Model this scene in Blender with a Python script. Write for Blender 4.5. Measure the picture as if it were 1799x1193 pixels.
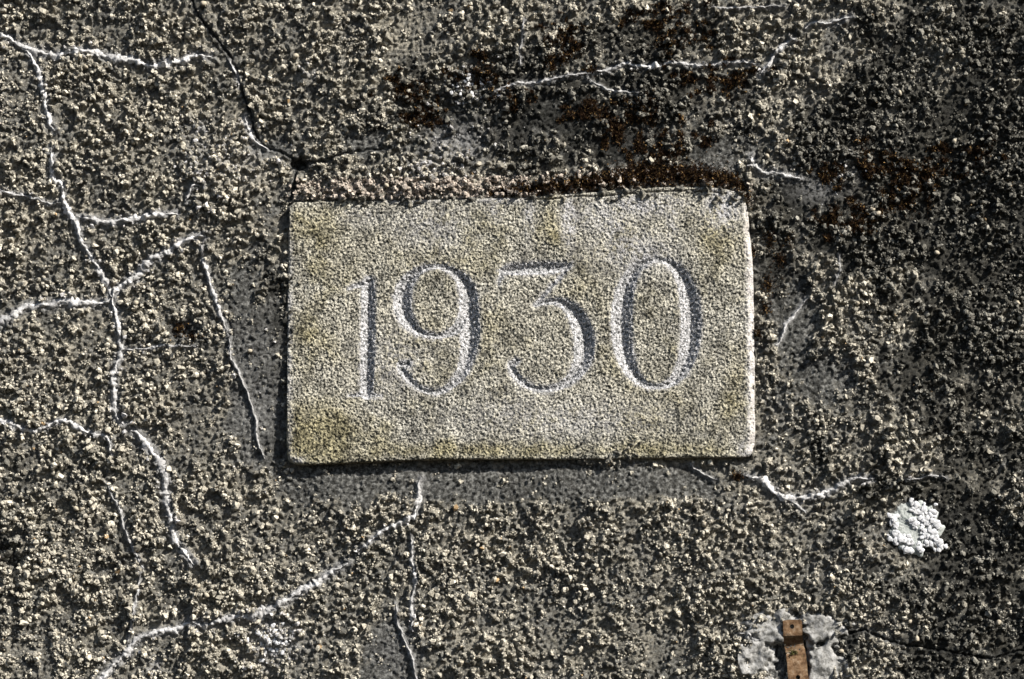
import bpy, bmesh, math
import numpy as np
from mathutils import Vector

# ------------------------------------------------------------------ camera, sky, sun, exposure
S = 0.6 / 820.0                        # metres on the wall for one unit of the drawing grid
W0, H0 = 1799.0, 1193.0                # drawing grid: 1799 x 1193 units, y downwards
scene = bpy.context.scene
C = scene.collection
for o in list(bpy.data.objects):
    bpy.data.objects.remove(o)

DIST, CAM_DX, CAM_DZ = 4.0, 0.12, -0.45     # stands a little below and to the right of the plaque
cam_d = bpy.data.cameras.new('camera')
cam = bpy.data.objects.new('camera', cam_d)
C.objects.link(cam)
FW = W0 * S
cam.location = (CAM_DX, -DIST, CAM_DZ)
cam.rotation_euler = (math.radians(90), 0, 0)
cam_d.sensor_width = 36
cam_d.lens = 36 * DIST / FW
cam_d.shift_x = -CAM_DX / FW
cam_d.shift_y = -CAM_DZ / FW
cam_d.clip_end = 100
scene.camera = cam

SUN = Vector((0.66, -0.44, 0.62)).normalized()      # towards the sun: up, right, out of the wall
world = bpy.data.worlds.new('World')
scene.world = world
world.use_nodes = True
wn = world.node_tree
sky = wn.nodes.new('ShaderNodeTexSky')
sky.sky_type = 'NISHITA'
sky.sun_disc = False
sky.sun_elevation = math.asin(SUN.z)
sky.sun_rotation = math.atan2(SUN.x, SUN.y)
wn.links.new(sky.outputs[0], wn.nodes['Background'].inputs[0])
wn.nodes['Background'].inputs[1].default_value = 0.05
sl = bpy.data.lights.new('sun', 'SUN')
sl.energy = 5.0
sl.angle = math.radians(0.5)
sl.color = (1.0, 0.955, 0.87)
so = bpy.data.objects.new('sun', sl)
so.rotation_euler = (-SUN).to_track_quat('-Z', 'Y').to_euler()
so.location = (2, -3, 3)
C.objects.link(so)
scene.view_settings.view_transform = 'Standard'
scene.view_settings.look = 'None'
scene.view_settings.exposure = 0.9
scene.view_settings.gamma = 1.0
scene.view_settings.use_curve_mapping = False

# ------------------------------------------------------------------ helpers
rng = np.random.default_rng(1930)
ICO = None

def sstep(a, b, x):
    t = np.clip((x - a) / (b - a), 0, 1)
    return t * t * (3 - 2 * t)

def noise(shape, lam, seed, band=None):
    """smooth random field, wavelength lam (cells), unit deviation"""
    r = np.random.default_rng(seed)
    F = np.fft.rfft2(r.standard_normal(shape).astype(np.float32))
    fy = np.fft.fftfreq(shape[0])[:, None]
    fx = np.fft.rfftfreq(shape[1])[None, :]
    f = np.sqrt(fx * fx + fy * fy) * lam
    F *= np.exp(-((f - 1) / band) ** 2) if band else np.exp(-f * f)
    n = np.fft.irfft2(F, s=shape)
    n -= n.mean()
    return (n / n.std()).astype(np.float32)

def P(px, py, h):
    """drawing grid + height off the wall (mm) -> world"""
    px, py, h = np.broadcast_arrays(np.asarray(px, float), np.asarray(py, float), np.asarray(h, float))
    return np.stack([(px - W0 / 2) * S, -h * 0.001, (H0 / 2 - py) * S], -1)

def mesh_np(name, verts, faces, mat, parent=None, attrs=None, smooth=True):
    verts = np.asarray(verts, np.float32).reshape(-1, 3)
    faces = np.asarray(faces, np.int32)
    n = faces.shape[1]
    me = bpy.data.meshes.new(name)
    me.vertices.add(len(verts))
    me.vertices.foreach_set('co', verts.ravel())
    me.loops.add(faces.size)
    me.loops.foreach_set('vertex_index', faces.ravel())
    me.polygons.add(len(faces))
    me.polygons.foreach_set('loop_start', np.arange(0, faces.size, n, dtype=np.int32))
    me.polygons.foreach_set('use_smooth', np.full(len(faces), smooth, bool))
    for k, v in (attrs or {}).items():
        v = np.asarray(v, np.float32)
        if v.ndim == 1:
            me.attributes.new(k, 'FLOAT', 'POINT').data.foreach_set('value', v)
        else:
            rgba = np.ones((len(v), 4), np.float32)
            rgba[:, :3] = v
            me.attributes.new(k, 'FLOAT_COLOR', 'POINT').data.foreach_set('color', rgba.ravel())
    me.materials.append(mat)
    me.update(calc_edges=True)
    me.validate()
    o = bpy.data.objects.new(name, me)
    C.objects.link(o)
    if parent:
        o.parent = parent
    return o

def sub_mesh(verts, faces, attrs, keep):
    f = faces[keep]
    u, inv = np.unique(f, return_inverse=True)
    return verts[u], inv.reshape(f.shape), {k: v[u] for k, v in attrs.items()}

def grid_faces(nr, nc):
    a = np.arange(nr * nc, dtype=np.int32).reshape(nr, nc)
    # rows run downwards, seen from -Y: counter-clockwise
    return np.stack([a[1:, :-1], a[1:, 1:], a[:-1, 1:], a[:-1, :-1]], -1).reshape(-1, 4)

def tag(o, label=None, cat=None, group=None, kind=None):
    if label: o['label'] = label
    if cat: o['category'] = cat
    if group: o['group'] = group
    if kind: o['kind'] = kind
    return o

def empty(name, loc):
    o = bpy.data.objects.new(name, None)
    o.location = loc
    o.empty_display_size = 0.05
    C.objects.link(o)
    return o

def seg_dist(X, Y, a, b):
    dx, dy = b[0] - a[0], b[1] - a[1]
    t = np.clip(((X - a[0]) * dx + (Y - a[1]) * dy) / (dx * dx + dy * dy + 1e-9), 0, 1)
    return np.hypot(X - a[0] - t * dx, Y - a[1] - t * dy), t

def smooth_line(pts, step=1.6):
    """Catmull-Rom through the points, evenly resampled"""
    p = np.asarray(pts, float)
    q = np.vstack([2 * p[0] - p[1], p, 2 * p[-1] - p[-2]])
    out = []
    for i in range(1, len(q) - 2):
        t = np.linspace(0, 1, 14, endpoint=False)[:, None]
        a, b, c, d = q[i - 1], q[i], q[i + 1], q[i + 2]
        out.append(0.5 * (2 * b + (c - a) * t + (2 * a - 5 * b + 4 * c - d) * t ** 2 + (3 * b - a - 3 * c + d) * t ** 3))
    out = np.vstack(out + [p[-1:]])
    L = np.r_[0, np.cumsum(np.hypot(*np.diff(out[:, :2], axis=0).T))]
    s = np.linspace(0, L[-1], max(4, int(L[-1] / step)))
    return np.stack([np.interp(s, L, out[:, k]) for k in range(out.shape[1])], -1)

# ------------------------------------------------------------------ materials
def nodes(name):
    m = bpy.data.materials.new(name)
    m.use_nodes = True
    nt = m.node_tree
    b = nt.nodes['Principled BSDF']
    b.inputs['Roughness'].default_value = 0.95
    b.inputs['Specular IOR Level'].default_value = 0.12
    return m, nt, b

def nz(nt, scale, detail=4, rough=0.6, w=0.0):
    n = nt.nodes.new('ShaderNodeTexNoise')
    n.inputs['Scale'].default_value = scale
    n.inputs['Detail'].default_value = detail
    n.inputs['Roughness'].default_value = rough
    tc = nt.nodes.new('ShaderNodeTexCoord')
    mp = nt.nodes.new('ShaderNodeMapping')
    mp.inputs['Location'].default_value = (w, w * 1.7, -w)
    nt.links.new(tc.outputs['Object'], mp.inputs[0])
    nt.links.new(mp.outputs[0], n.inputs['Vector'])
    return n.outputs['Fac']

def ramp(nt, fac, stops):
    r = nt.nodes.new('ShaderNodeValToRGB')
    els = r.color_ramp.elements
    while len(els) < len(stops):
        els.new(0.5)
    for e, (p, c) in zip(els, stops):
        e.position = p
        e.color = (c, c, c, 1) if isinstance(c, (int, float)) else (*c, 1)
    nt.links.new(fac, r.inputs[0])
    return r.outputs[0]

def mix(nt, fac, a, b, mode='MIX'):
    n = nt.nodes.new('ShaderNodeMix')
    n.data_type = 'RGBA'
    n.blend_type = mode
    for sock, v in ((n.inputs[0], fac), (n.inputs[6], a), (n.inputs[7], b)):
        if isinstance(v, (int, float)): sock.default_value = v
        elif isinstance(v, tuple): sock.default_value = (*v, 1)
        else: nt.links.new(v, sock)
    return n.outputs[2]

def mul(nt, a, b):
    n = nt.nodes.new('ShaderNodeMath'); n.operation = 'MULTIPLY'
    for s_, v in ((n.inputs[0], a), (n.inputs[1], b)):
        if isinstance(v, (int, float)): s_.default_value = v
        else: nt.links.new(v, s_)
    return n.outputs[0]

def attr(nt, name, out='Fac'):
    n = nt.nodes.new('ShaderNodeAttribute')
    n.attribute_name = name
    return n.outputs[out]

def bump(nt, bsdf, fac, dist, strength=1.0):
    n = nt.nodes.new('ShaderNodeBump')
    n.inputs['Distance'].default_value = dist
    n.inputs['Strength'].default_value = strength
    nt.links.new(fac, n.inputs['Height'])
    nt.links.new(n.outputs[0], bsdf.inputs['Normal'])

M = {}
# weathered grey render
m, nt, b = nodes('weathered_render')
col = ramp(nt, nz(nt, 190, 6, 0.7), [(0.38, (0.024, 0.024, 0.023)), (0.5, (0.095, 0.095, 0.092)), (0.62, (0.28, 0.277, 0.265))])
tan_ = ramp(nt, nz(nt, 240, 6, 0.75, 9), [(0.36, (0.055, 0.053, 0.047)), (0.47, (0.24, 0.225, 0.19)), (0.60, (0.52, 0.475, 0.39))])
blot = ramp(nt, nz(nt, 34, 5, 0.65, 3), [(0.36, 0.25), (0.58, 1.0)])
col = mix(nt, mul(nt, attr(nt, 'thrown'), blot), col, tan_)
col = mix(nt, attr(nt, 'darkening'), col, mix(nt, 0.84, col, (0.018, 0.018, 0.016)))
col = mix(nt, mul(nt, attr(nt, 'pale'), ramp(nt, nz(nt, 330, 3, 0.6, 5), [(0.36, 0.0), (0.56, 1.0)])), col, (0.46, 0.455, 0.46))
nt.links.new(col, b.inputs['Base Color'])
bump(nt, b, nz(nt, 400, 5, 0.8), 0.0045)
M['render'] = m
# grit thrown on the render
m, nt, b = nodes('roughcast_grit')
g = mix(nt, 1.0, attr(nt, 'tint', 'Color'), ramp(nt, nz(nt, 420, 4, 0.7, 1), [(0.3, 0.5), (0.5, 1.0), (0.72, 1.25)]), 'MULTIPLY')
nt.links.new(g, b.inputs['Base Color'])
bump(nt, b, nz(nt, 650, 3, 0.7, 2), 0.0012)
M['grit'] = m
m, nt, b = nodes('pebble_stone')
col = ramp(nt, nz(nt, 260, 4, 0.7), [(0.3, (0.20, 0.18, 0.14)), (0.7, (0.48, 0.42, 0.33))])
nt.links.new(col, b.inputs['Base Color'])
bump(nt, b, nz(nt, 500, 3, 0.7), 0.0014)
M['pebble'] = m
# plaque stone
m, nt, b = nodes('date_stone')
sp = ramp(nt, nz(nt, 340, 3, 0.6), [(0.38, (0.03, 0.03, 0.028)), (0.46, (0.20, 0.193, 0.168)), (0.56, (0.54, 0.515, 0.455))])
sp = mix(nt, 1.0, sp, ramp(nt, nz(nt, 45, 7, 0.72, 6), [(0.36, 0.5), (0.5, 1.0), (0.64, 1.28)]), 'MULTIPLY')
big = ramp(nt, nz(nt, 8, 5, 0.6, 2), [(0.38, 0.0), (0.62, 1.0)])
col = mix(nt, mul(nt, big, 0.4), sp, mix(nt, 1.0, sp, (0.90, 0.86, 0.72), 'MULTIPLY'))
col = mix(nt, attr(nt, 'olive'), col, mix(nt, 1.0, col, (0.74, 0.70, 0.52), 'MULTIPLY'))
col = mix(nt, mul(nt, attr(nt, 'pale'), ramp(nt, nz(nt, 150, 5, 0.75, 7), [(0.40, 0.0), (0.54, 1.0)])), col, (0.54, 0.53, 0.55))
col = mix(nt, mul(nt, attr(nt, 'rim'), 0.5), col, mix(nt, nz(nt, 120, 4, 0.7, 8), (0.44, 0.38, 0.34), (0.78, 0.76, 0.77)))  # whiter right edge paints in the sun on the chamfer
nt.links.new(col, b.inputs['Base Color'])
bump(nt, b, nz(nt, 430, 3, 0.7, 4), 0.0024)
M['stone'] = m
m, nt, b = nodes('cut_stone')
col = ramp(nt, nz(nt, 330, 4, 0.7), [(0.38, (0.08, 0.085, 0.088)), (0.465, (0.28, 0.28, 0.285)), (0.57, (0.60, 0.59, 0.605))])
nt.links.new(col, b.inputs['Base Color'])
bump(nt, b, nz(nt, 460, 3, 0.7, 4), 0.0022)
M['cut'] = m
m, nt, b = nodes('lime_vein')
col = ramp(nt, nz(nt, 380, 4, 0.7), [(0.32, (0.26, 0.26, 0.255)), (0.46, (0.52, 0.51, 0.51)), (0.66, (0.68, 0.67, 0.68))])
col = mix(nt, attr(nt, 'tone'), mix(nt, 1.0, col, (0.42, 0.42, 0.42), 'MULTIPLY'), col)
nt.links.new(col, b.inputs['Base Color'])
bump(nt, b, nz(nt, 600, 3, 0.7), 0.0012)
M['vein'] = m
m, nt, b = nodes('patch_mortar')
col = ramp(nt, nz(nt, 130, 6, 0.7), [(0.37, (0.07, 0.07, 0.065)), (0.48, (0.22, 0.215, 0.207)), (0.62, (0.38, 0.375, 0.37))])
nt.links.new(col, b.inputs['Base Color'])
bump(nt, b, nz(nt, 330, 4, 0.7), 0.0012)
M['mortar'] = m
m, nt, b = nodes('brown_moss')
g = mix(nt, 1.0, attr(nt, 'tint', 'Color'), (1, 1, 1), 'MULTIPLY')
nt.links.new(g, b.inputs['Base Color'])
M['moss'] = m
m, nt, b = nodes('white_lichen')
col = ramp(nt, nz(nt, 300, 3, 0.6), [(0.36, (0.34, 0.35, 0.36)), (0.5, (0.56, 0.56, 0.58)), (0.64, (0.70, 0.69, 0.71))])
nt.links.new(col, b.inputs['Base Color'])
bump(nt, b, nz(nt, 500, 3, 0.6), 0.0008)
M['lichen'] = m
m, nt, b = nodes('grey_lichen_crust')
col = ramp(nt, nz(nt, 250, 4, 0.6), [(0.35, (0.30, 0.325, 0.31)), (0.65, (0.46, 0.475, 0.465))])
nt.links.new(col, b.inputs['Base Color'])
bump(nt, b, nz(nt, 420, 3, 0.6), 0.001)
M['crust'] = m
m, nt, b = nodes('rusty_iron')
col = ramp(nt, nz(nt, 90, 8, 0.8), [(0.34, (0.03, 0.017, 0.011)), (0.46, (0.11, 0.062, 0.032)), (0.56, (0.20, 0.128, 0.075)), (0.68, (0.32, 0.27, 0.21))])
nt.links.new(col, b.inputs['Base Color'])
b.inputs['Roughness'].default_value = 0.8
bump(nt, b, nz(nt, 420, 4, 0.7), 0.0007)
M['rust'] = m

# ------------------------------------------------------------------ layout drawn over the wall
PLAQUE = np.array([(509, 364), (514, 358), (530, 356), (620, 354), (700, 353), (850, 350), (930, 348), (965, 345), (1010, 342),
                   (1060, 338), (1120, 333), (1180, 330), (1250, 331), (1288, 336), (1304, 346), (1313, 368), (1318, 420), (1323, 480),
                   (1325, 600), (1326, 700), (1326, 775), (1321, 796), (1308, 804), (1200, 805), (1000, 808), (800, 808),
                   (690, 811), (620, 814), (560, 817), (528, 817), (512, 811), (505, 798), (505, 700), (506, 550), (508, 420)], float)

VEINS = [   # points, half width, whiteness
    ([(-30, 50), (0, 62), (20, 68), (40, 82), (60, 90), (95, 97), (125, 92), (150, 89), (175, 95), (200, 104), (232, 105), (250, 113), (268, 115), (290, 110), (320, 108), (345, 102), (372, 101)], 4.2),
    ([(47, 90), (58, 105), (68, 120), (72, 145), (78, 165), (80, 190), (88, 215), (97, 232)], 3.4),
    ([(92, 262), (93, 290), (93, 312), (110, 325), (112, 350), (120, 370), (135, 395), (140, 420), (155, 445), (175, 475), (185, 500), (196, 522)], 3.6),
    ([(-20, 332), (40, 345), (65, 350), (85, 358), (108, 357)], 2.6),
    ([(140, 382), (175, 388), (215, 388), (250, 384), (290, 378), (314, 377)], 4.0),
    ([(325, 352), (340, 329), (356, 331)], 2.6),
    ([(-20, 580), (0, 567), (25, 550), (55, 538), (85, 537), (110, 530), (140, 532), (180, 533), (195, 525)], 4.6),
    ([(196, 524), (205, 508), (220, 495), (240, 483), (255, 470), (270, 455), (295, 445), (315, 430), (340, 418), (362, 415)], 4.8),
    ([(197, 524), (200, 545), (207, 570), (208, 600), (210, 625), (202, 650), (200, 670), (202, 700), (205, 730), (220, 745)], 4.0),
    ([(232, 757), (245, 768), (265, 790), (280, 810), (288, 835), (292, 860), (295, 890), (303, 925), (308, 950), (322, 970), (342, 992)], 5.0),
    ([(-20, 730), (0, 737), (25, 747), (50, 757), (75, 752), (100, 742), (120, 742), (150, 757), (190, 768), (198, 800)], 2.8),
    ([(355, 432), (358, 460), (370, 500), (378, 525), (390, 560), (400, 590)], 2.3),
    ([(402, 595), (408, 622), (418, 650), (435, 690), (447, 730), (453, 775), (466, 806)], 1.3),
    ([(217, 615), (250, 613), (290, 610), (345, 609)], 1.5),
    ([(170, 1215), (190, 1180), (215, 1155), (240, 1125), (270, 1112), (310, 1105), (335, 1093)], 4.2),
    ([(335, 1092), (360, 1098), (385, 1090), (410, 1087), (440, 1085), (470, 1073), (500, 1055), (530, 1038), (560, 1022), (585, 1005), (612, 990)], 4.4),
    ([(632, 968), (655, 948), (680, 930), (710, 915), (728, 908), (735, 880), (738, 855), (743, 840)], 2.9),
    ([(722, 938), (726, 981), (728, 1012), (727, 1041), (722, 1088), (726, 1110)], 2.1),
    ([(695, 1060), (702, 1100), (718, 1140), (722, 1150), (730, 1184), (733, 1210)], 1.6),
    ([(920, 35), (917, 70), (913, 118)], 1.5),
    ([(1045, 128), (1070, 121), (1100, 112), (1135, 118), (1170, 112), (1199, 113), (1240, 115), (1290, 110), (1335, 113)], 2.6),
    ([(862, 168), (880, 155), (905, 150), (950, 146), (1000, 135), (1040, 130)], 2.0),
    ([(1030, 140), (1060, 155), (1100, 162), (1122, 167)], 1.6),
    ([(1335, 132), (1350, 112), (1362, 95), (1375, 80), (1395, 68)], 3.0),
    ([(1413, 50), (1430, 39), (1450, 42), (1480, 36), (1496, 30)], 2.4),
    ([(1320, 275), (1330, 295), (1345, 305), (1360, 302), (1380, 308), (1406, 315)], 3.8),
    ([(1475, 450), (1474, 475), (1465, 500)], 1.4),
    ([(1420, 525), (1400, 548), (1385, 565), (1372, 590), (1362, 610)], 2.2),
    ([(1310, 835), (1335, 842), (1350, 855), (1372, 872), (1400, 875), (1425, 872), (1450, 862), (1475, 855), (1495, 844), (1532, 840)], 3.6),
    ([(1376, 875), (1400, 885), (1416, 902)], 2.0),
    ([(1212, 815), (1235, 832), (1260, 843)], 1.8),
    ([(1250, 12), (1330, 13), (1380, 12)], 1.3),
    ([(187, 850), (198, 875), (212, 897), (218, 925), (232, 958), (250, 998)], 1.9),
    ([(246, 1005), (240, 1045), (230, 1100), (224, 1128)], 1.6),
    ([(404, 108), (414, 128), (420, 150)], 2.2),
    ([(430, 205), (437, 228), (448, 250), (470, 263)], 3.0),
    ([(1298, 1112), (1314, 1112), (1321, 1121), (1342, 1126)], 2.2),
    ([(1336, 1121), (1346, 1109), (1358, 1104), (1371, 1102)], 2.2),
    ([(1665, 840), (1640, 836), (1590, 846)], 1.3),
]
CRACKS = [  # points, half width, depth mm
    ([(330, -30), (338, 0), (347, 25), (360, 42), (375, 62), (390, 80), (402, 95), (412, 115), (420, 140), (427, 160), (434, 185), (440, 205), (448, 230), (458, 248), (475, 259), (500, 270), (515, 280)], 1.5, 10),
    ([(530, 282), (560, 285), (600, 272), (640, 264), (685, 262)], 1.2, 8),
    ([(519, 290), (516, 320), (511, 352)], 2.0, 9),
    ([(1436, 1126), (1465, 1121), (1480, 1116), (1518, 1107), (1540, 1117), (1570, 1128), (1610, 1135), (1660, 1143), (1700, 1150), (1745, 1155), (1800, 1142), (1850, 1148)], 1.2, 9),
]

# ------------------------------------------------------------------ wall relief on a raster (2 units per cell)
ST = 2.0
X0, Y0, X1, Y1 = -700, -700, 2500, 1900
NX, NY = int((X1 - X0) / ST) + 1, int((Y1 - Y0) / ST) + 1
gx = X0 + ST * np.arange(NX)
gy = Y0 + ST * np.arange(NY)
GX, GY = np.meshgrid(gx, gy)
GX = GX.astype(np.float32); GY = GY.astype(np.float32)
SH = (NY, NX)

def poly_sdf(X, Y, poly):
    d = np.full(X.shape, 1e9); inside = np.zeros(X.shape, bool)
    cx = np.zeros(X.shape); cy = np.zeros(X.shape)
    for i in range(len(poly)):
        a, c = poly[i], poly[(i + 1) % len(poly)]
        e, t = seg_dist(X, Y, a, c)
        k = e < d
        d = np.where(k, e, d)
        cx = np.where(k, a[0] + t * (c[0] - a[0]), cx); cy = np.where(k, a[1] + t * (c[1] - a[1]), cy)
        cond = ((a[1] > Y) != (c[1] > Y)) & (X < (c[0] - a[0]) * (Y - a[1]) / (c[1] - a[1] + 1e-12) + a[0])
        inside ^= cond
    return np.where(inside, -d, d), cx, cy

def blob(cx, cy, rx, ry, seed=0, X=None, Y=None):
    X = GX if X is None else X; Y = GY if Y is None else Y
    return np.exp(-(((X - cx) / rx) ** 2 + ((Y - cy) / ry) ** 2))

n_edge = noise(SH, 22, 11)
n_edge2 = noise(SH, 8, 12)
sdf_p, _, _ = poly_sdf(GX, GY, PLAQUE)
sdf_p = sdf_p.astype(np.float32)

# where the coat was trowelled smooth (mortar round the plaque and repairs)
ok = np.zeros(SH, np.float32)
def add_smooth(cx, cy, rx, ry, amt=1.0):
    global ok
    ok = np.maximum(ok, amt * blob(cx, cy, rx, ry))
add_smooth(455, 640, 62, 210); add_smooth(440, 520, 50, 90, .8); add_smooth(470, 380, 30, 60, .6)
for x in range(560, 1260, 70):
    add_smooth(x, 848, 80, 40)
add_smooth(1390, 560, 55, 140, .85); add_smooth(1430, 660, 80, 60, .7); add_smooth(1420, 330, 60, 40, .9)
add_smooth(980, 215, 100, 50, .75); add_smooth(1060, 260, 120, 45, .7); add_smooth(650, 250, 110, 45, .6); add_smooth(1260, 265, 80, 50, .8)
add_smooth(688, 1155, 70, 70, 1.0); add_smooth(1400, 1140, 95, 70, 1.0); add_smooth(480, 262, 45, 22, .9)
add_smooth(760, 235, 90, 60, .5); add_smooth(1480, 90, 60, 90, .35); add_smooth(900, 130, 110, 50, .45); add_smooth(1500, 460, 50, 60, .4)
smooth_mask = sstep(0.30, 0.62, ok + 0.10 * n_edge + 0.06 * n_edge2)
thin = sstep(0.9, -0.9, noise(SH, 48, 13) + 0.5 * n_edge)          # thinly thrown patches
rough = (1 - 0.93 * smooth_mask) * (0.5 + 0.5 * thin)

dens = noise(SH, 60, 21)                    # thick and thin areas of the throw
big_w = np.clip(0.2 + 0.75 * sstep(1000, 0, GX) * sstep(350, 1150, GY) + 0.35 * sstep(-.3, 1.2, noise(SH, 70, 26)), 0, 1)
lump = noise(SH, 14, 22, 0.9) * (1 - big_w) + noise(SH, 21, 28, 0.6) * big_w              # clumps 25 to 45 units apart
lump2 = noise(SH, 7.0, 23, 0.8)
lump3 = noise(SH, 3.6, 24, 0.8)
worm = 1 - np.abs(noise(SH, 26, 25, 0.5))
cl = sstep(-0.35, 1.3, 0.8 * lump + 0.45 * lump2 + 0.4 * dens + 0.15 * worm)
Hlow = 3.0 * noise(SH, 170, 31) + 1.2 * noise(SH, 55, 32)
Hlow -= 5.0 * sstep(1450, 2000, GX)         # the wall falls away slightly to the right
Hm = Hlow + rough * (8.0 * cl + 1.8 * lump2 * (0.4 + 0.6 * cl) + 1.25 * lump3) + (1 - rough) * (0.8 * lump3 + 0.5 * lump2)
# mortar ledge above the plaque, sunk edge below and to its left
above = sstep(60, 4, sdf_p) * sstep(372, 345, GY) * sstep(495, 520, GX) * sstep(1345, 1310, GX)
Hm += above * (4 + 1.5 * n_edge2)
Hm -= 2.5 * sstep(34, 4, sdf_p) * (1 - above)

def line_field(pts, reach):
    """distance field of a polyline inside its window"""
    p = np.asarray(pts, float)
    i0 = max(0, int((p[:, 0].min() - reach - X0) / ST)); i1 = min(NX, int((p[:, 0].max() + reach - X0) / ST) + 2)
    j0 = max(0, int((p[:, 1].min() - reach - Y0) / ST)); j1 = min(NY, int((p[:, 1].max() + reach - Y0) / ST) + 2)
    w = (slice(j0, j1), slice(i0, i1))
    d = np.full((j1 - j0, i1 - i0), 1e9)
    for a, c in zip(p[:-1], p[1:]):
        d = np.minimum(d, seg_dist(GX[w], GY[w], a, c)[0])
    return w, d

pale = np.zeros(SH, np.float32)
clear = np.ones(SH, np.float32)             # grit kept off veins and cracks
vein_lines = []
for pts, hw in VEINS:
    line = smooth_line(pts, 2.0)
    k = len(line)
    r = np.random.default_rng(len(vein_lines) + 50)
    wob = np.convolve(r.standard_normal(k + 8), np.ones(5) / 5, 'valid')[:k] * 1.5 + np.convolve(r.standard_normal(k + 30), np.ones(15) / 15, 'valid')[:k] * 4
    tan = np.gradient(line, axis=0); tan /= np.hypot(tan[:, 0], tan[:, 1])[:, None] + 1e-9
    line = line + np.stack([-tan[:, 1], tan[:, 0]], -1) * wob[:, None]
    hw = hw * 1.02 + 0.3
    vein_lines.append((line, hw))
    w, d = line_field(line[::3], 30)
    near = np.exp(-(d / (hw * 1.6)) ** 2)
    Hm[w] = Hm[w] * (1 - 0.6 * near) + (Hlow[w] + 5.2) * 0.6 * near
    pale[w] = np.maximum(pale[w], 0.8 * np.exp(-(d / (hw * 2.0)) ** 2))
    clear[w] = np.minimum(clear[w], sstep(hw * 1.0, hw * 2.4, d))
for k, (pts, hw, dep) in enumerate(CRACKS):
    line = smooth_line(pts, 3.0)
    line = line + np.random.default_rng(k).normal(0, 1.0, line.shape)
    w, d = line_field(line, 12)
    g = sstep(hw + 0.9, hw - 0.9, d)
    Hm[w] = Hm[w] * (1 - 0.6 * np.exp(-(d / 5) ** 2)) + Hlow[w] * 0.6 * np.exp(-(d / 5) ** 2) + np.exp(-(d / 5) ** 2) * 2.2
    Hm[w] -= dep * g
    clear[w] = np.minimum(clear[w], sstep(2, 7, d))
def hole(cx, cy, rx, ry, dep):
    global Hm, clear
    e = np.hypot((GX - cx) / rx, (GY - cy) / ry) + 0.12 * n_edge2
    Hm = Hm - dep * sstep(1.15, 0.75, e)
    clear = np.minimum(clear, sstep(0.9, 1.3, e))
hole(524, 287, 13, 12, 22)
hole(1420, 1146, 16, 24, 14); hole(1366, 1152, 14, 24, 10); hole(1392, 1080, 12, 9, 8)
hole(322, 582, 24, 20, 5)
lw = sstep(62, 44, np.hypot(GX - 1608, GY - 926))
Hm = Hm * (1 - lw) + Hlow * lw; clear = np.minimum(clear, 1 - lw)

for cx, cy, rx, ry, a in [(350, 225, 16, 12, .9), (800, 255, 60, 40, .6), (760, 300, 50, 25, .7), (350, 300, 30, 50, .5), (540, 130, 20, 14, .7),
                          (1440, 330, 40, 22, .45), (482, 1128, 46, 38, 1.0), (270, 1170, 12, 20, .8), (690, 1150, 40, 45, .2), (450, 700, 45, 110, .28),
                          (420, 280, 70, 40, .4), (1490, 300, 30, 25, .3), (830, 150, 40, 40, .5)]:
    pale = np.maximum(pale, a * blob(cx, cy, rx, ry))
nb = noise(SH, 45, 41)
darkening = sstep(0.25, 0.75, 0.72 * sstep(1360, 1700, GX + 40 * nb) + 1.15 * blob(1570, 320, 190, 110) + 1.0 * blob(960, 190, 330, 110) + 0.5 * blob(1180, 60, 160, 60)
              + 0.55 * blob(1380, 450, 60, 160) + 0.3 * blob(0, 900, 90, 300) + 0.5 * blob(480, 600, 50, 260) + 0.10 * nb + 0.12 * noise(SH, 14, 42))  # algae stains, darker towards the right, with lens vignetting painted at the left edge

def sample(F, px, py):
    u = np.clip((np.asarray(px) - X0) / ST, 0, NX - 1.001); v = np.clip((np.asarray(py) - Y0) / ST, 0, NY - 1.001)
    i = u.astype(int); j = v.astype(int); fu = u - i; fv = v - j
    return (F[j, i] * (1 - fu) + F[j, i + 1] * fu) * (1 - fv) + (F[j + 1, i] * (1 - fu) + F[j + 1, i + 1] * fu) * fv

# ------------------------------------------------------------------ wall thing
wall = tag(empty('roughcast_wall', (0, 0, 0)), 'weathered grey roughcast wall with pale crack veins around the date plaque', 'wall')
def axis(lo, hi, a, b):
    fine = np.arange(a, b + 0.1, 2.2)
    out1 = a - np.cumsum(np.linspace(8, 44, 26)); out2 = b + np.cumsum(np.linspace(8, 44, 26))
    v = np.r_[out1[out1 > lo][::-1], fine, out2[out2 < hi]]
    return v
xs = axis(X0, X1, -36, 1836); ys = axis(Y0, Y1, -36, 1230)
MX, MY = np.meshgrid(xs, ys)
hh = sample(Hm, MX, MY)
jx = sample(noise(SH, 5, 61), MX, MY) * 0.7; jy = sample(noise(SH, 5, 62), MX, MY) * 0.7
verts = P(MX + jx, MY + jy, hh).reshape(-1, 3)
fc = grid_faces(len(ys), len(xs))
sd = sample(sdf_p, MX, MY).ravel()
keep = (sd[fc] > -26).any(1)
at = {'pale': sample(pale, MX, MY).ravel(), 'darkening': sample(darkening, MX, MY).ravel(), 'thrown': sample(rough * clear, MX, MY).ravel()}
v_, f_, a_ = sub_mesh(verts, fc, at, keep)
mesh_np('render_coat', v_, f_, M['render'], wall, a_)

# icosahedra for grit and pebbles
def ico(sub):
    bm = bmesh.new(); bmesh.ops.create_icosphere(bm, subdivisions=sub, radius=1.0)
    v = np.array([x.co[:] for x in bm.verts]); f = np.array([[q.index for q in t.verts] for t in bm.faces])
    bm.free(); return v, f
ICO = ico(1)

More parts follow.
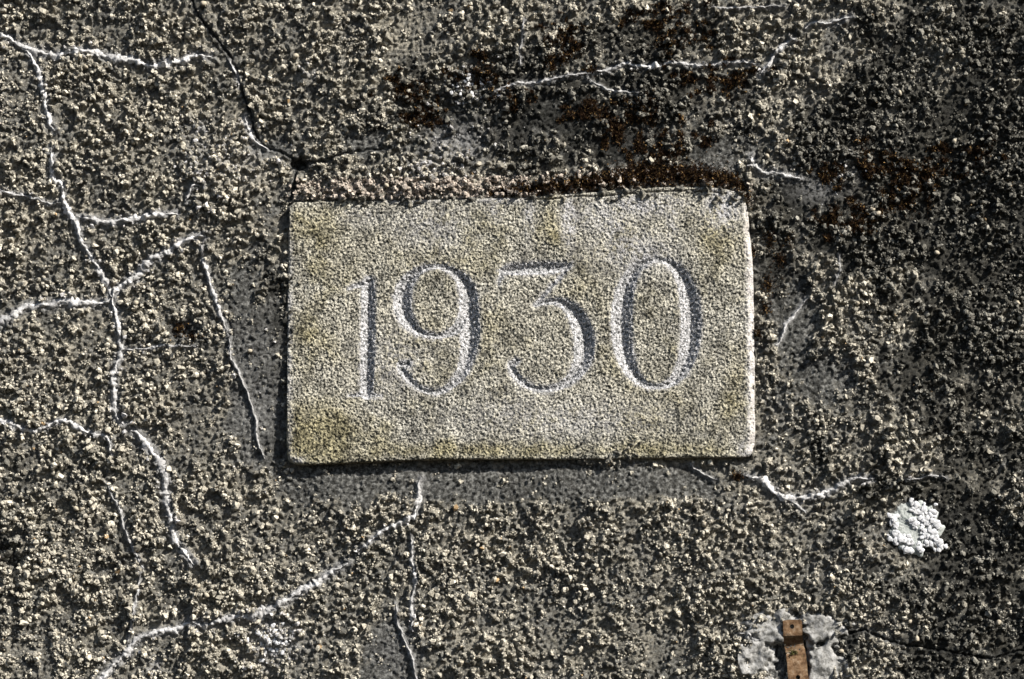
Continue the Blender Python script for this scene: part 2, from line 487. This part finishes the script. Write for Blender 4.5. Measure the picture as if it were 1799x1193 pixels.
def rand_rot(n, r):
    q = r.standard_normal((n, 4)); q /= np.linalg.norm(q, axis=1)[:, None]
    w, x, y, z = q.T
    return np.stack([np.stack([1 - 2 * (y * y + z * z), 2 * (x * y - w * z), 2 * (x * z + w * y)], -1),
                     np.stack([2 * (x * y + w * z), 1 - 2 * (x * x + z * z), 2 * (y * z - w * x)], -1),
                     np.stack([2 * (x * z - w * y), 2 * (y * z + w * x), 1 - 2 * (x * x + y * y)], -1)], 1)

OCT = (np.array([(1, 0, 0), (-1, 0, 0), (0, 1, 0), (0, -1, 0), (0, 0, 1), (0, 0, -1)], float),
       np.array([(0, 2, 4), (2, 1, 4), (1, 3, 4), (3, 0, 4), (2, 0, 5), (1, 2, 5), (3, 1, 5), (0, 3, 5)]))
def lumps(px, py, h, rad, r, jit=0.22, flat=0.75, shape=None):
    """world vertices and faces of many jittered icosahedra; rad in grid units"""
    n = len(px)
    iv, ifc = shape or ICO
    base = iv[None] * (1 + jit * r.standard_normal((n, len(iv), 1)))
    base = base * r.uniform(0.75, 1.25, (n, 1, 3))
    base = np.einsum('nij,nkj->nki', rand_rot(n, r), base)
    base[:, :, 1] *= flat
    v = P(px, py, h)[:, None, :] + base * (np.asarray(rad) * S)[:, None, None]
    f = (ifc[None] + (np.arange(n) * len(iv))[:, None, None]).reshape(-1, 3)
    return v.reshape(-1, 3), f

# grit: clumps of grains thrown on the coat
Wt = (rough * clear * sstep(-0.75, 0.9, 0.8 * lump + 0.45 * lump2 + 0.4 * dens + 0.15 * worm) ** 1.6 + 0.03 * clear * (rough > .5)) * (sdf_p > 5)
Wt = Wt + 0.9 * above * (sdf_p > 2) * sstep(960, 900, GX)
inside = ((GX > -40) & (GX < 1840) & (GY > -40) & (GY < 1235)).astype(np.float32)
outer = ((GX > -260) & (GX < 2060) & (GY > -220) & (GY < 1420)).astype(np.float32)
Wt = Wt * np.maximum(inside, 0.35 * outer)
cum = np.cumsum(Wt.ravel(), dtype=np.float64); cum /= cum[-1]
def scatter_grit(name, NG, NC, med, sig, lo, hi, spr, shape, mult):
    idx = np.minimum(np.searchsorted(cum, rng.random(NC)), SH[0] * SH[1] - 1)
    cid = rng.integers(0, NC, NG)                     # every grain belongs to a clump
    ccx, ccy = GX.ravel()[idx][cid], GY.ravel()[idx][cid]
    spread = rng.uniform(*spr, NC)[cid]
    gpx = ccx + rng.normal(0, 1, NG) * spread; gpy = ccy + rng.normal(0, 1, NG) * spread
    bad = (sample(sdf_p, gpx, gpy) < 2) | (sample(clear, gpx, gpy) < 0.4)
    gpx = np.where(bad, ccx, gpx); gpy = np.where(bad, ccy, gpy)
    rad = np.clip(rng.lognormal(math.log(med), sig, NG), lo, hi) * (1 + 0.25 * sstep(700, 0, gpx) * sstep(300, 1100, gpy))
    gh = sample(Hm, gpx, gpy) + rad * S * 1000 * rng.uniform(0.0, 0.9, NG)
    gv, gf = lumps(gpx, gpy, gh, rad, rng, 0.34, 1.05, shape)
    dkn = sample(darkening, gpx, gpy); pl = sample(pale, gpx, gpy)
    u = (0.6 * rng.random(NC)[cid] + 0.4 * rng.random(NG))[:, None]
    tint = np.array([0.34, 0.315, 0.26]) * (1 - u) + np.array([0.70, 0.645, 0.545]) * u
    tint = tint * rng.uniform(0.65, 1.15, NG)[:, None] * mult
    dark = rng.random(NG) < 0.14
    tint[dark] = tint[dark] * 0.4
    warm = (rng.random(NG) < 0.004)
    tint[warm] = tint[warm] * np.array([1.0, 0.75, 0.5])
    tint = tint * (1 - 0.60 * dkn[:, None]) * np.where(dkn[:, None] > .5, np.array([0.97, 1.0, 1.04]), 1)
    wh = (rng.random(NG) < pl * 0.75)
    tint[wh] = np.array([0.56, 0.54, 0.54]) * rng.uniform(0.75, 1.1, wh.sum())[:, None]
    ab = sample(above, gpx, gpy) > 0.3
    tint[ab] = np.array([0.50, 0.43, 0.37]) * rng.uniform(0.6, 1.15, ab.sum())[:, None]
    tag(mesh_np(name, gv, gf, M['grit'], wall, {'tint': np.repeat(tint, len(shape[0]), 0)}, smooth=False), kind='stuff')
scatter_grit('roughcast_grit', 24000, 9500, 2.4, 0.36, 1.7, 5.2, (1.2, 3.6), ICO, 1.0)
scatter_grit('roughcast_sand', 100000, 24000, 1.5, 0.28, 0.8, 2.6, (2.0, 6.0), OCT, 1.05)

# larger pebbles, each a piece of its own
pv, pf = ico(2)
protos = []
for k in range(6):
    r = np.random.default_rng(200 + k)
    amp = sum(np.sin(pv @ r.normal(0, 2.0, (3, 1)) + r.uniform(0, 6)) for _ in range(4)) * 0.09
    v = pv * (1 + amp) * np.array([1.0, 0.8, r.uniform(0.7, 0.95)]) * S
    protos.append(v)
placed = 0
Wp = (rough * clear * cl * (sdf_p > 12) * inside).ravel()
cum = np.cumsum(Wp, dtype=np.float64); cum /= cum[-1]
idx = np.searchsorted(cum, rng.random(60))
pm = []
for k, i in enumerate(idx):
    x, y = GX.ravel()[i], GY.ravel()[i]
    if k < 6:
        o = mesh_np('pebble', protos[k], pf, M['pebble'], wall); pm.append(o)
    else:
        o = pm[k % 6].copy(); C.objects.link(o)
    sc = rng.uniform(3.8, 6.0)
    o.location = P(x, y, float(sample(Hm, x, y)) + sc * S * 400)
    o.scale = (sc, sc, sc); o.rotation_euler = (0, rng.uniform(0, 6.28), 0)

# lime veins
for line, hw in vein_lines:
    n = len(line)
    r = np.random.default_rng(int(abs(line).sum()) % 9999)
    tan = np.gradient(line, axis=0); tan /= np.hypot(tan[:, 0], tan[:, 1])[:, None] + 1e-9
    nor = np.stack([-tan[:, 1], tan[:, 0]], -1)
    t = np.linspace(0, 1, n)
    taper = np.clip(np.minimum(t, 1 - t) * n * 2.0 / 30, 0.12, 1) ** 0.7
    prof = np.array([-1, -0.62, -0.2, 0.2, 0.62, 1.0]); zed = np.array([-0.9, 0.55, 0.95, 0.9, 0.5, -0.9])
    var = np.clip(1 + 0.42 * np.convolve(r.standard_normal(n + 20), np.ones(9) / 3, 'valid')[:n] * 0.7, 0.12, 1.9)
    ww = hw * taper * var
    sm = lambda z: (np.roll(z, 1, 0) + 1.4 * z + np.roll(z, -1, 0)) / 2.1
    off = prof[None] * ww[:, None] * (1 + 0.34 * sm(r.standard_normal((n, 6)))) + 0.35 * sm(r.standard_normal((n, 6)))
    pts = line[:, None, :] + nor[:, None, :] * off[..., None]
    hb = sample(Hm, pts[..., 0], pts[..., 1])
    hgt = np.maximum(hb, np.repeat(hb.mean(1, keepdims=True), 6, 1) - 0.5) + 1.0 + zed[None] * (0.7 + 0.10 * ww[:, None]) + 0.30 * sm(r.standard_normal((n, 6)))
    v = P(pts[..., 0], pts[..., 1], hgt)
    a = np.arange(n * 6).reshape(n, 6)
    f = np.stack([a[:-1, :-1], a[1:, :-1], a[1:, 1:], a[:-1, 1:]], -1).reshape(-1, 4)
    tone = np.clip((hw - 0.9) / 2.2, 0.2, 1.0) * np.clip(0.8 + 0.5 * np.convolve(r.standard_normal(n + 30), np.ones(25) / 5, 'valid')[:n], 0.5, 1.1)
    tone = np.repeat(tone, 6)
    mesh_np('lime_vein', v, f, M['vein'], wall, {'tone': tone})

# ------------------------------------------------------------------ date plaque with V-cut numerals
PS = 1.3
FRONT = 9.5
qx = np.arange(PLAQUE[:, 0].min() - 10, PLAQUE[:, 0].max() + 10, PS); qy = np.arange(PLAQUE[:, 1].min() - 10, PLAQUE[:, 1].max() + 10, PS)
QX, QY = np.meshgrid(qx, qy)
qs = QX.shape
pn1 = noise(qs, 4.2, 71, 0.8); pn2 = noise(qs, 2.5, 72, 0.6); pn3 = noise(qs, 14, 73); pn4 = noise(qs, 60, 74)
edge = smooth_line(np.vstack([PLAQUE, PLAQUE[:1]]), 12)[:-1]
edge = edge + rng.normal(0, 0.28, edge.shape)
sdf, cx, cy = poly_sdf(QX, QY, edge)

def ellipse(cx, cy, rx, ry, a0, a1, n, wfun, p=2.0):
    out = []
    for a in np.linspace(math.radians(a0), math.radians(a1), n):
        c, s_ = math.cos(a), math.sin(a)
        x = cx + rx * math.copysign(abs(c) ** (2 / p), c); y = cy - ry * math.copysign(abs(s_) ** (2 / p), s_)
        out.append((x, y, wfun(a)))
    return out
thick = lambda hi, lo: (lambda a: lo + (hi - lo) * abs(math.cos(a)) ** 1.6)
DY = 2.0     # front face stands proud of the coat
NUM = {
 '1': [[(649, 495, 12), (648, 520, 14), (647, 600, 14), (646, 660, 13.5), (645, 690, 13)],
       [(650, 497, 8), (634, 500, 6), (622, 503, 4.5), (611, 508, 2.5)],
       [(614, 694, 2.5), (630, 693, 4), (645, 690, 9), (658, 693, 4), (670, 694, 2.5)]],
 '9': [ellipse(766, 529, 59, 61, -62, 298, 60, lambda a: 5.5 + 12.5 * abs(math.cos(a)) ** 2.0),
       [(823, 530, 18), (826, 560, 19.5), (826, 590, 19), (823, 620, 16), (814, 650, 12), (800, 670, 8.5), (782, 683, 6.5), (765, 688, 6), (745, 684, 6), (727, 673, 7), (713, 658, 8), (706, 645, 8)],
       [(705, 641, 9), (716, 639, 9)]],
 '3': [[(884, 476, 9), (900, 473, 11.5), (940, 471, 12), (975, 470, 11), (1002, 466, 5)],
       [(886, 474, 7), (880, 486, 5), (876, 500, 2)],
       [(1002, 466, 4), (985, 485, 4.2), (962, 511, 4.2), (940, 536, 4)],
       [(940, 535, 4), (958, 530, 6), (978, 529, 8), (998, 538, 12), (1014, 556, 17), (1024, 580, 20), (1027, 605, 20.5), (1024, 632, 18), (1012, 655, 13), (994, 671, 9), (972, 681, 7), (950, 683, 6.5), (930, 678, 6.5), (912, 665, 8), (900, 648, 8.5), (897, 640, 6)],
       [(899, 640, 8), (908, 634, 7)]],
 '0': [ellipse(1153, 567, 61, 111, 0, 360, 80, lambda a: 5.5 + 15.0 * abs(math.cos(a)) ** 1.5, 2.25)],
}
groove = {}
for k, strokes in NUM.items():
    g = np.full(qs, -50.0)
    for st in strokes:
        L = smooth_line(st, 3.0)
        L[:, 1] += DY
        for a, c in zip(L[:-1], L[1:]):
            rr = max(a[2], c[2]) + 6
            i0, i1 = np.searchsorted(qx, [min(a[0], c[0]) - rr, max(a[0], c[0]) + rr]); j0, j1 = np.searchsorted(qy, [min(a[1], c[1]) - rr, max(a[1], c[1]) + rr])
            w = (slice(j0, j1), slice(i0, i1))
            d, t = seg_dist(QX[w], QY[w], a, c)
            g[w] = np.maximum(g[w], (a[2] + t * (c[2] - a[2])) * 0.93 - d)
    groove[k] = g
gall = np.max(np.stack(list(groove.values())), 0) + 1.3 * pn1 + 0.8 * pn3 - 0.8
depth = np.clip(gall, 0, None)
depth = np.where(depth > 0, np.minimum(depth * 0.60, 9 + 0.15 * depth), 0) * S * 1000
soft = np.clip(gall + 5, 0, 5) / 5 * 0.7                    # worn arrises
front = FRONT + 0.9 * pn4 * 0.5
tex = 0.55 * pn1 + 0.42 * pn2 + 0.25 * pn3 + 0.28 * noise(qs, 7.5, 78, 0.6)
pits = np.clip(pn1 + 0.5 * pn2 - 1.0, 0, 2) * 1.1 + 1.6 * sstep(2.1, 3.0, noise(qs, 6, 79) + 0.25 * pn3)
tex = tex - pits
qh = front + tex * np.where(gall > 1, 1.5, 1.0) - depth - soft
# edges: wide weathered chamfer on the right, tight arrises elsewhere
side = sstep(1262, 1300, QX) * sstep(330, 400, QY) * sstep(810, 780, QY)
rr = 4 + 7 * side + 3 * blob(1290, 350, 40, 30, X=QX, Y=QY) + 4 * blob(520, 805, 40, 14, X=QX, Y=QY)
rr = rr * (1 + 0.18 * noise(qs, 22, 76))
e = np.clip(-sdf / rr, 0, 1)
qh = qh - rr * S * 1000 * ((1 - side) * 1.1 * (1 - np.sqrt(1 - (1 - e) ** 2)) + side * 0.95 * (1 - e))
# hairline split of the mortar skin under the top edge
spl = smooth_line([(905, 351), (960, 352), (1010, 347), (1060, 346), (1120, 341), (1190, 337), (1240, 338), (1275, 342)], 4)
d = np.full(qs, 1e9)
for a, c in zip(spl[:-1], spl[1:]):
    d = np.minimum(d, seg_dist(QX, QY, a, c)[0])
qh = qh - 3.0 * sstep(2.2, 0.6, d)
out = sdf > 0
fx = np.where(out, cx + (QX - cx) * 0.08, QX); fy = np.where(out, cy + (QY - cy) * 0.08, QY)
rim = FRONT - rr * S * 1000 * 1.1
qh = np.where(out, rim - np.clip(sdf / 6, 0, 1.3) * 20 + 0.5 * pn1, qh)
qv = P(fx, fy, qh).reshape(-1, 3)
qf = grid_faces(*qs)
keep = (sdf.ravel()[qf] < 8).all(1)
qpale = np.zeros(qs)
for bx, by, rx, ry, a in [(1000, 385, 13, 45, 1), (930, 380, 10, 34, .7), (1180, 385, 12, 40, .6), (870, 372, 16, 24, .5), (1075, 400, 22, 16, .9), (1130, 362, 70, 18, .9), (1270, 365, 34, 34, 1), (1110, 440, 70, 35, .6), (1060, 380, 60, 30, .6), (760, 400, 70, 40, .4), (1000, 740, 160, 35, .4), (690, 640, 60, 60, .35), (720, 352, 60, 6, .8),
                          (880, 352, 40, 8, .8), (1320, 600, 9, 190, .95), (1318, 470, 8, 110, .6), (510, 600, 6, 240, .5), (520, 808, 16, 8, .7), (900, 730, 120, 40, .3), (640, 380, 40, 20, .3), (1310, 790, 12, 12, .9)]:
    qpale = np.maximum(qpale, a * blob(bx, by, rx, ry, X=QX, Y=QY))
qpale = np.clip(qpale + 0.45 * np.exp(-(np.clip(-gall, 0, 50) / 4) ** 2), 0, 1)
qol = np.zeros(qs)
for bx, by, rx, ry, a in [(850, 430, 50, 60, .9), (1260, 420, 40, 60, .8), (560, 770, 110, 60, .9), (900, 790, 420, 16, .9), (1290, 700, 30, 90, .6), (960, 400, 30, 30, .6), (560, 400, 60, 40, .6), (540, 600, 40, 160, .4)]:
    qol = np.maximum(qol, a * blob(bx, by, rx, ry, X=QX, Y=QY))
qol = np.clip(qol + 0.2 * pn4 + 0.12 * pn3, 0, 1)
rim_lit = side * sstep(-13, -6, sdf + 2.5 * pn3)  # sunlit brightness of the right chamfer, put into the stone colour
qat = {'pale': qpale.ravel(), 'olive': qol.ravel(), 'rim': rim_lit.ravel()}
plaque = tag(empty('date_plaque', P(915, 812, 0)), 'rectangular pale stone plaque carved with the year 1930 set in the wall', 'plaque')
off = np.array(plaque.location)
own = np.full(len(qf), -1)
for i, k in enumerate(NUM):
    own[(groove[k].ravel()[qf].mean(1) > 0.4)] = i
v_, f_, a_ = sub_mesh(qv - off, qf, qat, keep & (own < 0))
mesh_np('slab', v_, f_, M['stone'], plaque, a_)
for i, k in enumerate(NUM):
    v_, f_, a_ = sub_mesh(qv - off, qf, qat, keep & (own == i))
    tag(mesh_np('numeral', v_, f_, M['cut'], plaque, a_), 'carved numeral ' + k + ' cut into the plaque')

# ------------------------------------------------------------------ mortar patch behind the iron strap (part of the wall)
mx = np.arange(1296, 1510, 2.0); my = np.arange(1068, 1250, 2.0)
UX, UY = np.meshgrid(mx, my)
mn = noise(UX.shape, 16, 81); mn2 = noise(UX.shape, 6, 82); mn3 = noise(UX.shape, 3, 83)
lobes = np.zeros(UX.shape)
for bx, by, rx, ry, a in [(1345, 1098, 34, 27, 1.0), (1446, 1104, 46, 22, 1.0), (1420, 1092, 24, 12, .9), (1372, 1092, 22, 14, .9), (1455, 1185, 38, 44, 1.0), (1326, 1160, 26, 36, .8), (1392, 1096, 26, 14, .75), (1348, 1215, 34, 30, .8)]:
    lobes = np.maximum(lobes, a * np.clip(1.35 - np.hypot((UX - bx) / rx, (UY - by) / ry) + 0.17 * mn + 0.10 * mn2, 0, 1))
lobes = lobes * (1 - 0.95 * sstep(26, 18, np.abs(UX - 1398)) * sstep(1112, 1120, UY))
uh = sample(Hlow, UX, UY) + 11.0 * sstep(0, 0.45, lobes) - 4.5 + 1.3 * mn + 0.5 * mn2 + 0.2 * mn3
vv = P(UX + mn3 * .5, UY + mn2 * .5, uh).reshape(-1, 3)
ff = grid_faces(*UX.shape)
kp = (lobes.ravel()[ff] > 0.02).any(1)
v_, f_, _ = sub_mesh(vv, ff, {}, kp)
tag(mesh_np('mortar_patch', v_, f_, M['mortar'], wall), 'smooth pale grey mortar patch behind the rusty strap')

# ------------------------------------------------------------------ rusty iron strap
base_h = float(sample(Hlow, 1395, 1110))
vy = np.arange(1089, 1262, 1.0)
hp = base_h + np.interp(vy, [1089, 1113, 1117, 1131, 1135, 1141, 1150, 1164, 1193, 1262], [12, 12.6, 12.0, 2.8, 2.0, 2.6, 5.0, 8.8, 12, 14])
cxs = np.interp(vy, [1089, 1116, 1150, 1193, 1262], [1390.5, 1392, 1398, 1402, 1409])
hws = np.interp(vy, [1089, 1116, 1155, 1262], [16.5, 16.8, 17.3, 18.2])
uu = np.linspace(-1, 1, 35)
SX = cxs[:, None] + uu[None] * hws[:, None]; SY = np.repeat(vy[:, None], 35, 1)
SX += 0.35 * noise(SX.shape, 9, 91); topc = (SY < 1092)
SY = np.where(topc, SY + 1.6 * np.abs(uu)[None] ** 4, SY) - 1.2 * (uu[None] * 0.5)
SHt = np.repeat(hp[:, None], 35, 1) + 0.18 * noise(SX.shape, 12, 92)
sf = grid_faces(*SX.shape)
kill = np.zeros(len(sf), bool)
for hx, hy, hr in [(1390.5, 1101, 4.0), (1401, 1190, 4.0)]:
    d = np.hypot(SX - hx, SY - hy)
    kill |= (d.ravel()[sf].mean(1) < hr)
    ring = (d < hr + 0.9) & (d > hr - 0.9)
    SX = np.where(ring, hx + (SX - hx) * hr / d, SX); SY = np.where(ring, hy + (SY - hy) * hr / d, SY)
loc = P(1402, 1262, base_h)
v_, f_, _ = sub_mesh(P(SX, SY, SHt).reshape(-1, 3) - loc, sf, {}, ~kill)
# close it: back skin 3.5 mm behind the front, walls along every open edge
nv = len(v_)
ed = np.concatenate([f_[:, [0, 1]], f_[:, [1, 2]], f_[:, [2, 3]], f_[:, [3, 0]]])
_, inv, cnt = np.unique(np.sort(ed, 1), axis=0, return_inverse=True, return_counts=True)
ed = ed[cnt[inv.ravel()] == 1]
vb = np.vstack([v_, v_ + np.array([0, 0.0035, 0])])
fb = np.vstack([f_, f_[:, ::-1] + nv, np.stack([ed[:, 1], ed[:, 0], ed[:, 0] + nv, ed[:, 1] + nv], -1)])
strap = mesh_np('iron_strap', vb, fb, M['rust'], None, smooth=False)
strap.location = loc
tag(strap, 'rusty brown iron strap with drilled holes and a kink, fixed over the grey mortar patch', 'strap')

# ------------------------------------------------------------------ moss
def moss(name, patches, label, group, seed, hb=None, green=0.0):
    r = np.random.default_rng(seed)
    bx, by = [], []
    for cx, cy, rx, ry, n in patches:
        a = r.uniform(0, 2 * math.pi, n); q = np.abs(r.normal(0, 0.62, n))
        bx.append(cx + rx * q * np.cos(a)); by.append(cy + ry * q * np.sin(a))
    bx = np.concatenate(bx); by = np.concatenate(by)
    ok_ = sample(sdf_p, bx, by) > 1.0 if hb is None else np.ones(len(bx), bool)
    bx, by = bx[ok_], by[ok_]
    n = len(bx)
    h0 = sample(Hm, bx, by) if hb is None else hb(bx, by)
    tuft = 1.4 + 1.5 * np.sin(bx * .31 + seed) * np.cos(by * .37)
    h0 = h0 + np.clip(tuft, 0, 4) * r.uniform(-0.6, 0.9, n)
    dirn = np.stack([r.normal(0.1, 0.6, n), -np.abs(r.normal(0.8, 0.3, n)), r.normal(0.35, 0.6, n)], -1)
    dirn /= np.linalg.norm(dirn, axis=1)[:, None]
    ln = r.uniform(3.0, 7.0, n) * S
    sid = np.cross(dirn, r.standard_normal((n, 3))); sid /= np.linalg.norm(sid, axis=1)[:, None]
    sid2 = np.cross(dirn, sid)
    wd = (r.uniform(0.6, 1.3, n) * S)[:, None]
    p0 = P(bx, by, h0)
    o = p0.mean(0)
    p0 = p0 - o
    v = np.stack([p0 + sid * wd, p0 - sid * wd * .5 + sid2 * wd * .87, p0 - sid * wd * .5 - sid2 * wd * .87, p0 + dirn * ln[:, None]], 1)
    a = (np.arange(n) * 4)[:, None]
    f = np.concatenate([a + np.array([[0, 1, 3]]), a + np.array([[1, 2, 3]]), a + np.array([[2, 0, 3]])])
    u = r.random((n, 1))
    t = np.array([0.008, 0.005, 0.003]) * (1 - u) + np.array([0.046, 0.024, 0.012]) * u
    gold = r.random(n) < 0.11
    t[gold] = np.array([0.26, 0.16, 0.065]) * r.uniform(.6, 1.3, (gold.sum(), 1))
    if green:
        t = np.array([0.03, 0.03, 0.010]) * (1 - u) + np.array([0.16, 0.15, 0.06]) * u
    ob = mesh_np(name, v.reshape(-1, 3), f, M['moss'], None, {'tint': np.repeat(t, 4, 0)}, smooth=False)
    ob.location = o
    return tag(ob, label, 'moss', group)

strip = []
for x in np.arange(862, 1335, 9):
    top = np.interp(x, PLAQUE[:19, 0], PLAQUE[:19, 1])
    hgt = np.interp(x, [862, 920, 1000, 1100, 1160, 1250, 1300, 1335], [8, 13, 17, 23, 27, 19, 18, 12])
    strip.append((x, top - hgt * 0.8 - 3, 10, hgt, int(16 * hgt)))
moss('moss', strip, 'long dark brown moss cushion lying along the top edge of the plaque', None, 1)
tufts_up = [(700, 152, 24, 14), (840, 128, 26, 16), (990, 92, 26, 20), (1000, 62, 18, 12), (895, 172, 18, 12), (1085, 228, 26, 30), (1140, 268, 22, 18), (1205, 62, 34, 16),
            (1130, 40, 22, 12), (740, 190, 16, 20), (1030, 200, 20, 10), (1190, 250, 24, 18), (1300, 135, 26, 14), (760, 205, 14, 10), (1120, 190, 18, 12), (1235, 150, 24, 12), (1170, 20, 18, 8)]
for i, (x, y, rx, ry) in enumerate(tufts_up):
    r = np.random.default_rng(300 + i)
    sub = [(x + r.normal(0, rx * 1.05), y + r.normal(0, ry * 1.05), rx * r.uniform(.15, .5), ry * r.uniform(.2, .6), int(rx * ry * r.uniform(.12, .42))) for _ in range(20)]
    lab = {1: 'brown moss tuft right above the sparse dots of white lichen', 4: 'brown moss tuft under the left end of the thin level vein above the plaque',
           12: 'brown moss tuft below the foot of the short white vein rising to the right', 6: 'brown moss tuft growing just over the middle of the long moss cushion on the plaque'}.get(i)
    moss('moss', sub, lab or 'dark rusty brown moss tuft scattered in the roughcast above the plaque', 'moss tufts above the plaque', 20 + i)
tufts_r = [(1540, 285, 34, 24), (1590, 345, 30, 40), (1490, 372, 28, 22), (1700, 272, 34, 16), (1460, 300, 20, 22), (1640, 300, 24, 14), (1500, 400, 20, 12), (1590, 290, 26, 14), (1440, 390, 18, 10)]
for i, (x, y, rx, ry) in enumerate(tufts_r):
    r = np.random.default_rng(400 + i)
    sub = [(x + r.normal(0, rx * .85), y + r.normal(0, ry * .8), rx * r.uniform(.18, .45), ry * r.uniform(.2, .5), int(rx * ry * r.uniform(.15, .45))) for _ in range(15)]
    moss('moss', sub, 'blackish brown moss tuft on the dark stained roughcast right of the plaque', 'moss tufts on the dark stain', 60 + i)
tufts_e = [(1352, 420, 12, 26), (1350, 500, 14, 18), (1372, 455, 14, 20), (1345, 540, 12, 14), (1385, 420, 12, 12)]
for i, (x, y, rx, ry) in enumerate(tufts_e):
    moss('moss', [(x, y, rx, ry, int(rx * ry * .8))], 'small brown moss tuft beside the right edge of the plaque', 'moss tufts along the plaque edge', 80 + i)
moss('moss', [(316, 578, 15, 14, 260), (340, 592, 14, 9, 160)], 'brown moss in a hollow beneath the forked white vein', None, 95)
moss('moss', [(1296, 838, 13, 12, 220)], 'brown moss tuft under the lower right corner of the plaque', None, 96)
moss('moss', [(1393, 1147, 9, 6, 60)], 'pale greenish tuft caught in the kink of the rusty strap', None, 97, hb=lambda x, y: np.interp(y, vy, hp) + 0.3, green=1)

# ------------------------------------------------------------------ lichen
def lichen(cx, cy, R, nl, label, crust, seed, rl=(4, 8), squash=1.0):
    r = np.random.default_rng(seed)
    h0 = float(sample(Hlow, cx, cy)) + 4
    root = tag(empty('lichen', P(cx, cy, h0 - 4)), label, 'lichen')
    o = np.array(root.location)
    if crust:
        na, nr = 96, 14
        ang = np.linspace(0, 2 * math.pi, na, endpoint=False)
        lob = 1 + 0.10 * np.sin(ang * 9 + 1) + 0.07 * np.sin(ang * 14 + 2) + 0.06 * np.sin(ang * 5 + .5) + 0.04 * r.standard_normal(na)
        rr_ = np.linspace(0, 1, nr)
        A, RR = np.meshgrid(ang, rr_)
        px = cx + R * RR * lob[None] * np.cos(A); py = cy + R * RR * lob[None] * np.sin(A) * squash
        h = h0 + 1.2 + 0.8 * np.sin(px * .16 + 1) * np.cos(py * .19) + 0.55 * r.standard_normal(px.shape) * np.clip(RR * 1.5, 0, 1) ** 2 - 4.5 * np.clip(RR - .82, 0, 1) / .18
        h = np.where(RR < .95, np.maximum(h, h0 + .2), h)
        a = np.arange(na * nr).reshape(nr, na)
        b2 = np.roll(a, -1, 1)
        f = np.stack([a[:-1], b2[:-1], b2[1:], a[1:]], -1).reshape(-1, 4)
        mesh_np('crust', P(px, py, h).reshape(-1, 3) - o, f, M['crust'], root)
    for k in range(nl):
        q = math.sqrt(r.uniform(0.02, 1.0)); a = r.uniform(0, 6.283)
        x, y = cx + R * q * math.cos(a), cy + R * q * math.sin(a) * squash
        if not crust:
            x, y = cx + r.normal(0, R * .5), cy + r.normal(0, R * .45)
        if crust:
            ox, oy, sx, sy = [(-34, 12, 6, 6), (-26, 20, 7, 5), (-12, 24, 8, 5), (0, -8, 8, 6), (2, -32, 7, 7), (22, -18, 8, 10), (30, -2, 7, 8), (34, 22, 7, 9), (40, 30, 5, 5),
                              (8, 34, 8, 6), (18, 10, 9, 6), (-38, -14, 4, 5), (-14, 40, 5, 5), (12, -12, 8, 7)][k % 14]
            x, y = cx + ox + r.normal(0, sx), cy + oy + r.normal(0, sy)
        rad_ = r.uniform(*rl)
        hb = h0 + r.uniform(0.6, 1.7) if crust else float(sample(Hm, x, y)) + 1.2
        amp = sum(np.sin(pv @ r.normal(0, 2.4, (3, 1)) + r.uniform(0, 6)) for _ in range(5)) * 0.12
        v = pv * (1 + amp) * np.array([r.uniform(.9, 1.8), 0.2, r.uniform(.8, 1.4)]) * rad_ * S
        th = r.uniform(0, 3.14); c_, s_ = math.cos(th), math.sin(th)
        v = np.stack([v[:, 0] * c_ - v[:, 2] * s_, v[:, 1], v[:, 0] * s_ + v[:, 2] * c_], -1)
        mesh_np('lobe', v + P(x, y, hb + 1.0) - o, pf, M['lichen'], root)
lichen(1608, 926, 47, 150, 'round bright white lichen rosette on the dark roughcast above the rusty strap', True, 5, (2.2, 5.2))
lichen(481, 1126, 36, 40, 'loose pale white lichen patch on the roughcast below the long rising vein', False, 6, (1.4, 4.0), 0.9)
lichen(822, 158, 34, 22, 'sparse dots of white lichen among the brown moss tufts above the plaque', False, 7, (1.4, 3.4), 0.9)
